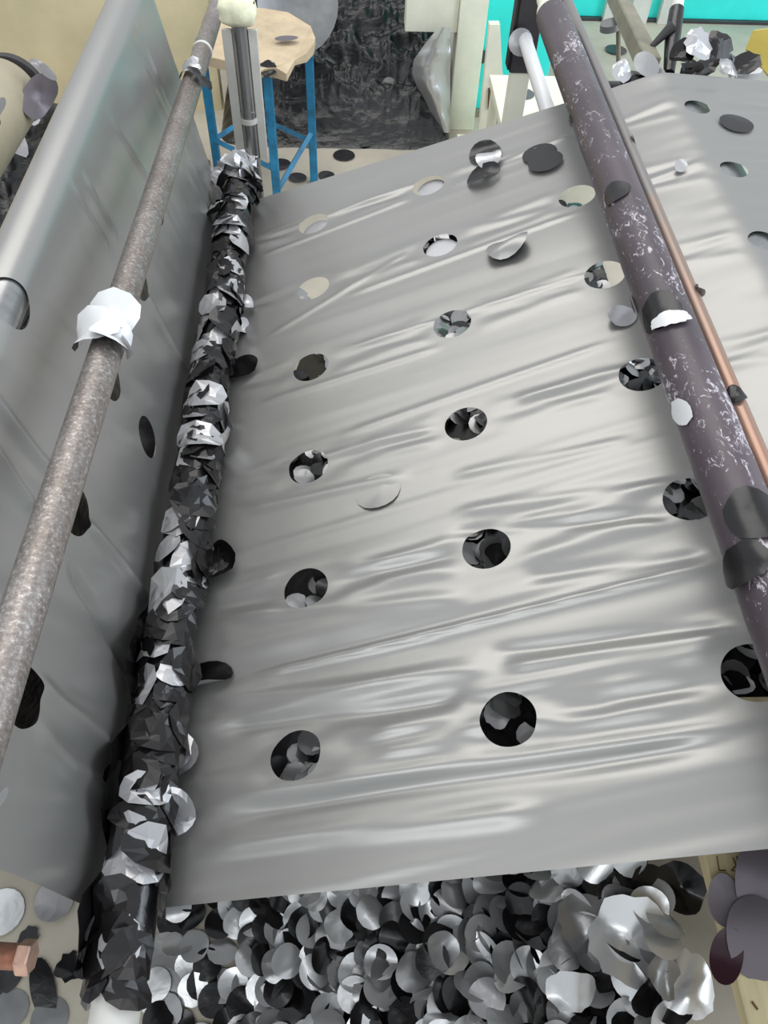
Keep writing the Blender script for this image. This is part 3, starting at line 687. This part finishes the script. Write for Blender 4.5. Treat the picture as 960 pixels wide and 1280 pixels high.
# ------------------------------------------------------------------ far end of the machine: post with pipe
P_ = at_y(309, 150, 1.99)
e = empty('roller_post', (P_[0], P_[1], 0), 'bare steel post with white straps at the far end of the nip roller', 'post')
zt = at_y(298, 24, 1.99)[2]
xb, yb2 = P_[0] + 0.005, P_[1]
MB().tube([(xb, yb2, 0), (xb, yb2, zt)], 0.0185, 28).build('steel_tube', M['steel'], e)
MB().tube([(xb, yb2, P_[2] - 0.004), (xb, yb2, P_[2] + 0.008)], 0.022, 28).build('clamp_ring', M['white'], e)
MB().tube([(xb, yb2, P_[2] + 0.02), (xb, yb2, P_[2] + 0.026)], 0.0205, 28).build('clamp_ring', M['steel'], e)
for sx, w_ in ((-0.029, 0.013), (0.031, 0.012)):
    MB().box((xb + sx - w_, yb2 - 0.006, P_[2] - 0.10), (xb + sx + w_ - 0.003, yb2 + 0.004, zt - 0.02), 0.0015).build('strap', M['white'], e, False)
# lump of foam on its top
bm = bmesh.new(); bmesh.ops.create_icosphere(bm, subdivisions=3, radius=1.0)
V = []
for v in bm.verts:
    p = np.array(v.co); p = np.sign(p) * np.abs(p) ** 0.6
    V.append((xb + p[0] * 0.042 + 0.012 * float(vnoise(p[1] * 2 + 9, p[2] * 2)), yb2 + p[1] * 0.04, zt + 0.02 + p[2] * 0.028 + 0.016 * float(vnoise(p[0] * 3 + 5, p[1] * 3 + p[2] * 2))))
Fs = [[v.index for v in f.verts] for f in bm.faces]; bm.free()
tag(mesh_obj('foam_pad', V, Fs, M['foam']), 'cream foam lump wedged on top of the steel post', 'foam pad')

# ------------------------------------------------------------------ blue stool with cardboard top
legs = [(-0.37, 3.70), (-0.19, 3.97), (-0.70, 3.98), (-0.52, 4.25)]
e = empty('blue_stool', (-0.45, 3.97, 0), 'blue steel frame stool with a cream board top behind the film', 'stool')
TZ = 0.70
for lx, ly in legs:
    MB().box((lx - 0.02, ly - 0.02, 0), (lx + 0.02, ly + 0.02, TZ), 0.003).build('leg', M['blue'], e, False)
for a, b, za, zb in [(0, 1, 0.10, 0.28), (0, 2, 0.22, 0.22), (2, 3, 0.22, 0.22), (1, 3, 0.22, 0.22)]:
    MB().tube([(*legs[a], za), (*legs[b], zb)], 0.016, 4).build('brace', M['blue'], e, False)
for a, b in [(0, 1), (0, 2), (2, 3), (1, 3)]:
    MB().tube([(*legs[a], TZ - 0.02), (*legs[b], TZ - 0.02)], 0.018, 4).build('top_rail', M['blue'], e, False)
outl = [(248, 70), (252, 40), (265, 12), (300, 5), (330, 12), (360, 18), (388, 30), (394, 45), (392, 58), (383, 68), (368, 72), (358, 92), (345, 88), (330, 86), (318, 90), (300, 82), (270, 76)]
tp = [at_z(a, b, TZ + 0.035 - H0) for a, b in outl]; nn_ = len(tp)
V = [tuple(p) for p in tp] + [(p[0] * 1.0, p[1], p[2] - 0.033) for p in tp]
V = [(v[0], v[1], v[2] + 0.012 * math.sin(i * 1.7)) if i < nn_ else v for i, v in enumerate(V)]
Fs = [list(range(nn_))[::-1], list(range(nn_, 2 * nn_))] + [[i, (i + 1) % nn_, nn_ + (i + 1) % nn_, nn_ + i] for i in range(nn_)]
o = mesh_obj('stool_top', np.array(V) - np.array([-0.45, 3.97, 0]), Fs, M['card'], e, False)
hp = at_z(358, 48, TZ + 0.045 - H0)
o = scrap('film_scrap', hp, (0, 0, 1), 0.2, R=0.055, ncr=1, amp=0.04, ell=0.5, mat='mauve'); tag(o, 'grey-brown key shaped scrap on the cardboard stool top', 'film scrap')
hp = at_z(336, 88, TZ + 0.02 - H0)
o = scrap('film_scrap', hp, (0, -0.7, 0.6), 0.2, R=0.05, ncr=4, amp=0.4, flip=True, jag=0.4, smooth=False); tag(o, 'black ragged scrap hanging off the front of the stool top', 'film scrap')

# ------------------------------------------------------------------ heap of black film behind
def heapmesh(name, label, x0, x1, y0, y1, hfun, nx_, ny_, mat, cat='film heap'):
    xs = np.linspace(x0, x1, nx_); ys = np.linspace(y0, y1, ny_)
    X, Y = np.meshgrid(xs, ys, indexing='ij'); Zh = hfun(X, Y)
    V = np.stack([X, Y, Zh], -1).reshape(-1, 3)
    Fs = [[i * ny_ + j, (i + 1) * ny_ + j, (i + 1) * ny_ + j + 1, i * ny_ + j + 1] for i in range(nx_ - 1) for j in range(ny_ - 1)]
    return tag(mesh_obj(name, V, Fs, mat, None, True), label, cat)
def crink(X, Y, s):
    a = np.abs(vnoise(X * s + 3, Y * s * 2.2)) + 0.6 * np.abs(vnoise(X * s * 2.1 + 9, Y * s * 3.9 + 2)) + 0.35 * np.abs(vnoise(X * s * 4.3, Y * s * 8 + 5))
    return 0.5 - a
def h_back(X, Y):
    ed = np.clip((Y - 4.28) / 0.45, 0, 1) * np.clip((X + 0.75) / 0.25, 0, 1) * np.clip((0.585 - X) / 0.03, 0, 1)
    ramp_ = np.interp(Y, [4.28, 4.45, 4.8, 5.5, 6.6], [0.02, 0.22, 0.42, 0.72, 1.0])
    return -0.02 + ed ** 0.6 * (ramp_ + 0.13 * crink(X, Y, 6.5) * np.clip((Y - 4.3) * 3, 0.3, 1))
heapmesh('black_film_heap', 'big heap of crumpled glossy black film behind the stool and cream post', -0.74, 0.58, 4.25, 6.7, h_back, 200, 300, M['heap'])
def h_left(X, Y):
    ed = np.clip((X + 2.6) / 0.4, 0, 1) * np.clip((-0.76 - X) / 0.12, 0, 1) * np.clip((Y - 0.68) / 0.25, 0, 1) * np.clip((4.2 - Y) / 0.4, 0, 1)
    return -0.02 + ed ** 0.6 * (0.42 + 0.26 * crink(X, Y, 4.0))
heapmesh('black_film_heap', 'pile of dark glossy film on the floor at the upper left, beyond the left film', -2.6, -0.76, 0.68, 4.2, h_left, 150, 150, M['heap'])
# small things on and around the back heap
o = scrap('foil_ball', at_y(487, 112, 4.62), (0, -0.7, 0.7), 0.3, R=0.05, ncr=5, amp=0.5, smooth=False, mat='disc'); tag(o, 'small bright crinkled foil ball on the black heap', 'film scrap')
ed_l = [(34, 548), (55, 531), (75, 517), (92, 515), (108, 521), (122, 530), (145, 540), (166, 552)]
V = []; rows_ = np.linspace(34, 166, 24)
for i_, yy in enumerate(rows_):
    xl = np.interp(yy, [a for a, b in ed_l], [b for a, b in ed_l]); xr = 563
    for j_ in range(11):
        f = j_ / 10; bul = 0.10 * math.sin(math.pi * min(1, f * 1.1)) + 0.07 * float(np.abs(vnoise(f * 3 + 2, yy * 0.06)))
        V.append(at_y(xl + (xr - xl) * f, yy, 4.50 - bul))
Fs = [[i_ * 11 + j_, i_ * 11 + j_ + 1, (i_ + 1) * 11 + j_ + 1, (i_ + 1) * 11 + j_][::-1] for i_ in range(23) for j_ in range(10)]
tag(mesh_obj('film_piece', V, Fs, M['disc']), 'large silver film flap bulging beside the cream post', 'film scrap')
o = scrap('film_piece', at_y(372, 8, 4.6), (0.1, -0.8, 0.5), 0.2, R=0.22, curv=2.0, ncr=2, amp=0.08, mat='grey', rings=7, seg=26, lift=False); tag(o, 'smooth grey film sheet behind the stool top', 'film scrap')
for px, py, R, fl, lab in [(430, 194, 0.062, True, 'dark disc on the pale floor in front of the black heap'), (408, 219, 0.045, True, 'small dark disc on the floor nearer the film edge'),
                           (364, 168, 0.065, False, 'grey disc on the floor between the stool legs'), (372, 222, 0.05, True, 'dark disc on the floor under the stool brace'),
                           (455, 178, 0.06, True, 'black disc half under the black heap'), (350, 205, 0.06, True, 'dark disc on the floor just right of the nip roller post')]:
    o = scrap('film_disc', at_z(px, py, -2.294), (0, 0, 1), random.random() * 6, R=R, flip=fl, ncr=1, amp=0.05, mat='disc'); tag(o, lab, 'film disc')

# ------------------------------------------------------------------ cream and turquoise machine behind
def part_box(e, name, lo, hi, mat, bev=0.004, M4=None): return MB().box(lo, hi, bev, M4).build(name, mat, e, False)
e = empty('machine_cabinet', (0.95, 4.9, 0), 'turquoise machine cabinet with cream corner post behind the film', 'machine')
x0 = at_z(557, 160, -2.3)[0]; x1 = at_z(580, 160, -2.3)[0]
part_box(e, 'corner_post', (0.585, 4.56, 0), (0.735, 4.72, 1.35), M['cream'])
part_box(e, 'side_panel', (0.735, 4.76, 0.03), (1.17, 5.4, 1.2), M['teal'], 0.006)
tb = at_y(505, 28, 4.70); te = at_y(570, 28, 4.70)
part_box(e, 'cross_rail', (tb[0], 4.58, tb[2]), (0.584, 4.70, tb[2] + 0.35), M['cream'])
part_box(e, 'base_strip', (0.736, 4.72, 0), (1.17, 4.758, 0.04), M['olive'], 0.002)
MB().tube([at_y(602, 71, 4.757), at_y(602, 71, 4.735)], 0.035, 20).build('knob', M['dark'], e)
# pale slanting guard plate in front of it
a = at_z(597, 170, -2.3); 
e = empty('guard_plate', (0.85, 4.3, 0), 'pale cream upright guard plate standing before the turquoise cabinet', 'plate')
q = [at_y(612, 31, 4.35), at_y(625, 31, 4.35), at_y(628, 90, 4.35), at_y(645, 150, 4.35), at_y(645, 185, 4.35), at_y(594, 185, 4.35), at_y(600, 150, 4.35)]
V = [tuple(p) for p in q] + [(p[0], p[1] + 0.05, p[2]) for p in q]; k = len(q)
Fs = [list(range(k))[::-1], list(range(k, 2 * k))] + [[i, (i + 1) % k, k + (i + 1) % k, k + i] for i in range(k)]
mesh_obj('plate', np.array(V) - np.array(e.location), Fs, M['cream'], e, False)
MB().tube([at_y(612, 110, 4.345), at_y(611, 136, 4.345)], 0.007, 8).build('slot', M['ink'], e)
zz = at_y(600, 185, 4.35)[2]
part_box(e, 'foot', (0.62, 4.36, 0), (1.0, 4.41, max(0.03, zz + 0.05)), M['cream'])
# lower cream deck beside it
d0 = at_z(640, 100, -1.75)
e = empty('cream_bench', (0.95, 3.2, 0), 'low cream bench under the dark lever behind the film edge', 'bench')
part_box(e, 'bench_top', (0.70, 3.42, 0.50), (1.17, 4.05, 0.54), M['cream'])
for lx, ly in ((0.74, 3.80), (1.13, 3.80), (0.74, 4.01), (1.13, 4.01)): part_box(e, 'leg', (lx - .025, ly - .025, 0), (lx + .025, ly + .025, 0.499), M['cream'], 0.002)
p = at_z(654, 117, 0.545 - H0); o = scrap('film_disc', p, (0, 0, 1), 0.1, R=0.055, ncr=1, amp=0.03, mat='mauve'); tag(o, 'grey-brown disc on the cream bench beside the silver shaft', 'film disc')
# dark lever
lv0 = at_y(650, 88, 2.45); lv1 = at_y(655, -30, 2.45)
e = empty('dark_lever', lv0, 'dark grey upright bracket behind the far end of the dark roller', 'bracket')
w0 = 0.036
part_box(e, 'bracket_arm', (lv0[0] - w0, 2.43, lv0[2]), (lv0[0] + w0, 2.47, lv1[2]), M['dark'], 0.004)
part_box(e, 'bracket_edge', (lv0[0] - w0 - 0.008, 2.425, lv0[2] + 0.01), (lv0[0] - w0 - 0.0005, 2.475, lv1[2]), M['black'], 0.002)
part_box(e, 'bracket_foot', (lv0[0] - 0.03, 2.435, 0.0), (lv0[0] + 0.03, 2.465, lv0[2] - 0.0005), M['cream'], 0.003)
o = scrap('film_scrap', at_y(651, 53, 2.40), (0, -0.85, 0.5), 0.3, R=0.036, curv=-8, ncr=1, amp=0.06, mat='disc'); tag(o, 'pale round offcut hanging on the dark bracket left of the dark roller', 'film scrap')

# far right: low turquoise panel, pale strips
e = empty('turquoise_panel', (2.6, 6.3, 0), 'long low turquoise panel with white uprights at the far right', 'panel')
part_box(e, 'panel', (1.55, 6.2, 0.02), (5.0, 6.3, 0.9), M['teal'], 0.004)
for a_, b_ in ((785, 808), (822, 837), (753, 765)):
    xa = at_y(a_, 22, 6.17)[0]; xb_ = at_y(b_, 22, 6.17)[0]
    part_box(e, 'upright', (xa, 6.14, 0.0), (xb_, 6.198, 0.9 if a_ == 785 else 0.22), M['white'], 0.003)
part_box(e, 'skirting', (1.55, 6.17, 0), (5.0, 6.199, 0.02), M['dark'], 0.002)
# olive square tube slanting up, dark wrapped post, small disc on a stick
def sq_tube(name, label, a, b, h, mat, partname):
    e = empty(name, (np.array(a) + np.array(b)) / 2, label, 'bar'); d = nrm(np.array(b) - np.array(a))
    s_ = nrm(np.cross(d, (0, -0.6, 0.8))); t_ = np.cross(s_, d); V = []
    for p in (a, b):
        for k1, k2 in ((-1, -1), (1, -1), (1, 1), (-1, 1)): V.append(np.array(p) + s_ * h * k1 + t_ * h * k2 - np.array(e.location))
    Fs = [[0, 1, 2, 3][::-1], [4, 5, 6, 7]] + [[k, (k + 1) % 4, 4 + (k + 1) % 4, 4 + k] for k in range(4)]
    o = mesh_obj(partname, V, Fs, mat, e, False); bm = bmesh.new(); bm.from_mesh(o.data); bmesh.ops.recalc_face_normals(bm, faces=bm.faces[:]); bmesh.ops.bevel(bm, geom=bm.edges[:], offset=h * 0.15, segments=1, affect='EDGES'); bm.to_mesh(o.data); bm.free()
    return e
ea = sq_tube('slanting_bar', 'olive-grey square bar slanting down to the far right film edge', at_y(770, -6, 3.1), at_y(812, 82, 2.3), 0.026, M['olive'], 'bar_body')
e2 = empty('wrapped_post', at_y(848, 40, 2.35), 'white tipped post wrapped in black film behind the far right film', 'post')
MB().tube([at_y(852, -25, 2.6), at_y(846, 12, 2.5)], 0.017, 20).build('white_tip', M['white'], e2)
MB().tube([at_y(846, 12, 2.5), at_y(841, 45, 2.42), at_y(836, 92, 2.3)], [0.021, 0.023, 0.016], 12).build('film_wrapping', M['black'], e2)
MB().tube([at_y(841, 32, 2.42), at_y(815, 58, 2.4)], [0.016, 0.008], 10).build('side_arm', M['dark'], e2)
e3 = empty('stick_marker', at_y(773, 60, 2.9), 'thin stick topped by a grey disc near the slanting bar', 'stick')
MB().tube([at_y(773, 88, 2.9), at_y(773, 34, 2.9)], 0.008, 12).build('stick', M['olive'], e3)
MB().tube([at_y(763, 36, 2.9), at_y(763, 28, 2.9)], [0.036, 0.034], 24).build('disc_top', M['grey'], e3)
p = at_z(770, 62, -2.29); o = scrap('film_disc', p, (0, 0, 1), 0.0, R=0.075, flip=True, ncr=1, amp=0.04, mat='mauve'); tag(o, 'brown disc on the far floor by the thin stick', 'film disc')
# scraps draped along the back edge of the sheet at the far right
bar = empty('scrap_rail', (0.95, 2.0, -0.93 + H0), 'rail behind the far right film edge, covered with black and silver scraps', 'rail')
MB().tube([(0.58, 2.0, -0.90 + H0), (1.5, 2.0, -0.90 + H0)], 0.02, 16).build('rail_tube', M['dark'], bar)
MB().tube([(1.5, 2.0, -0.90 + H0), (1.503, 2.0, -0.90 + H0)], 0.015, 16).build('end_cap', M['steel'], bar)
for k, (px, py, R, fl, nc, am, lab) in enumerate([
        (776, 88, 0.035, False, 3, 0.4, 'shiny silver scrap leftmost along the far right film edge'), (782, 92, 0.035, True, 3, 0.4, 'black scrap second along the far right film edge'),
        (808, 74, 0.040, False, 1, 0.06, 'smooth pale round disc standing behind the far right film edge'), (822, 86, 0.035, False, 3, 0.3, 'grey scrap right below the smooth pale disc'),
        (848, 66, 0.038, True, 3, 0.4, 'black crumpled scrap at the foot of the wrapped post'), (872, 52, 0.050, False, 3, 0.3, 'broad silver scrap right of the wrapped post'),
        (897, 52, 0.042, True, 2, 0.25, 'dark curled scrap on top of the broad silver scrap'), (880, 82, 0.045, True, 4, 0.35, 'black scrap lying along the film edge below the broad silver scrap'),
        (905, 84, 0.040, False, 4, 0.35, 'silver crinkled scrap near the middle of the far right edge'), (925, 78, 0.042, True, 4, 0.35, 'black crinkled scrap left of the yellow board'),
        (935, 88, 0.035, False, 3, 0.3, 'dull silver scrap under the yellow board'), (858, 84, 0.035, True, 4, 0.4, 'black glossy scrap between wrapped post and film edge')]):
    p = at_y(px, py + 7, 1.95 + 0.012 * (k % 4)); flat_ = (px == 808)
    o = scrap('film_scrap', p, (random.gauss(0, .2), -0.5 + random.gauss(0, .2), 0.8), random.random() * 6, R=R, flip=fl, ncr=nc, amp=am, mat='disc' if flat_ else 'scrap', smooth=flat_, jag=0 if flat_ else 0.25, ell=0.8)
    tag(o, lab, 'film scrap')
q = [at_y(934, 62, 2.2), at_y(944, 38, 2.2), at_y(1010, 30, 2.2), at_y(1010, 150, 2.2), at_y(962, 96, 2.2)]
V = [tuple(p) for p in q] + [(p[0], p[1] + 0.012, p[2] - 0.004) for p in q]; k = len(q)
Fs = [list(range(k))[::-1], list(range(k, 2 * k))] + [[i, (i + 1) % k, k + (i + 1) % k, k + i] for i in range(k)]
tag(mesh_obj('yellow_board', V, Fs, M['yellow'], None, False), 'bright yellow board corner at the far right edge', 'board')

# ------------------------------------------------------------------ paper roll at the upper left
ca = at_d(-32, 185, 2.6); cb = at_d(6, 80, 3.2)
ca = np.array([-1.62, 2.15, 1.0]); cb = np.array([-1.62, 3.05, 1.0])
g = at_y(3, 92, 3.0)
RRr = 0.12
ca = np.array([g[0] - 0.05, 2.0, g[2] - 0.06]); cb = np.array([g[0] - 0.005, 3.0, g[2] - 0.06])
e = empty('paper_roll', (ca + cb) / 2, 'big dusty cream paper roll at the upper left edge', 'roll')
MB().tube([ca, ca + (0, 0.01, 0), cb - (0, 0.01, 0), cb], [RRr - 0.01, RRr, RRr, RRr - 0.01], 48).build('roll_body', M['paper'], e)
MB().tube([cb + (0.02, 0.0005, 0.0), cb + (0.02, 0.03, 0)], RRr * 1.0, 40).build('end_disc', M['dark'], e)
MB().tube([ca + (0, 0.55, 0), ca + (0, 0.56, 0)], RRr + 0.002, 48).build('paper_edge', M['card'], e)
o = scrap('film_piece', at_y(47, 122, 2.9), (0.5, -0.7, 0.5), 1.5, R=0.085, curv=-12, cdir=1.5, ncr=3, amp=0.25, ell=0.55, mat='mauve', rings=6, seg=22); tag(o, 'mauve-grey wrinkled film hanging beside the paper roll', 'film scrap')
o = scrap('film_scrap', at_y(54, 88, 2.9), (0.1, -0.5, 0.8), 2.6, R=0.055, curv=10, cdir=1.5, ncr=2, amp=0.2, ell=0.3, mat='disc'); tag(o, 'silver ribbon scrap sticking out right of the paper roll', 'film scrap')
for px, py, lab in [(30, 148, 'glinting foil scrap on the dark film pile under the paper roll'), (15, 190, 'bright crinkled foil scrap on the dark film pile further down')]:
    o = scrap('film_scrap', at_z(px, py, -1.8), (0.2, -0.4, 0.8), random.random() * 6, R=0.07, ncr=4, amp=0.5, smooth=False); tag(o, lab, 'film scrap')
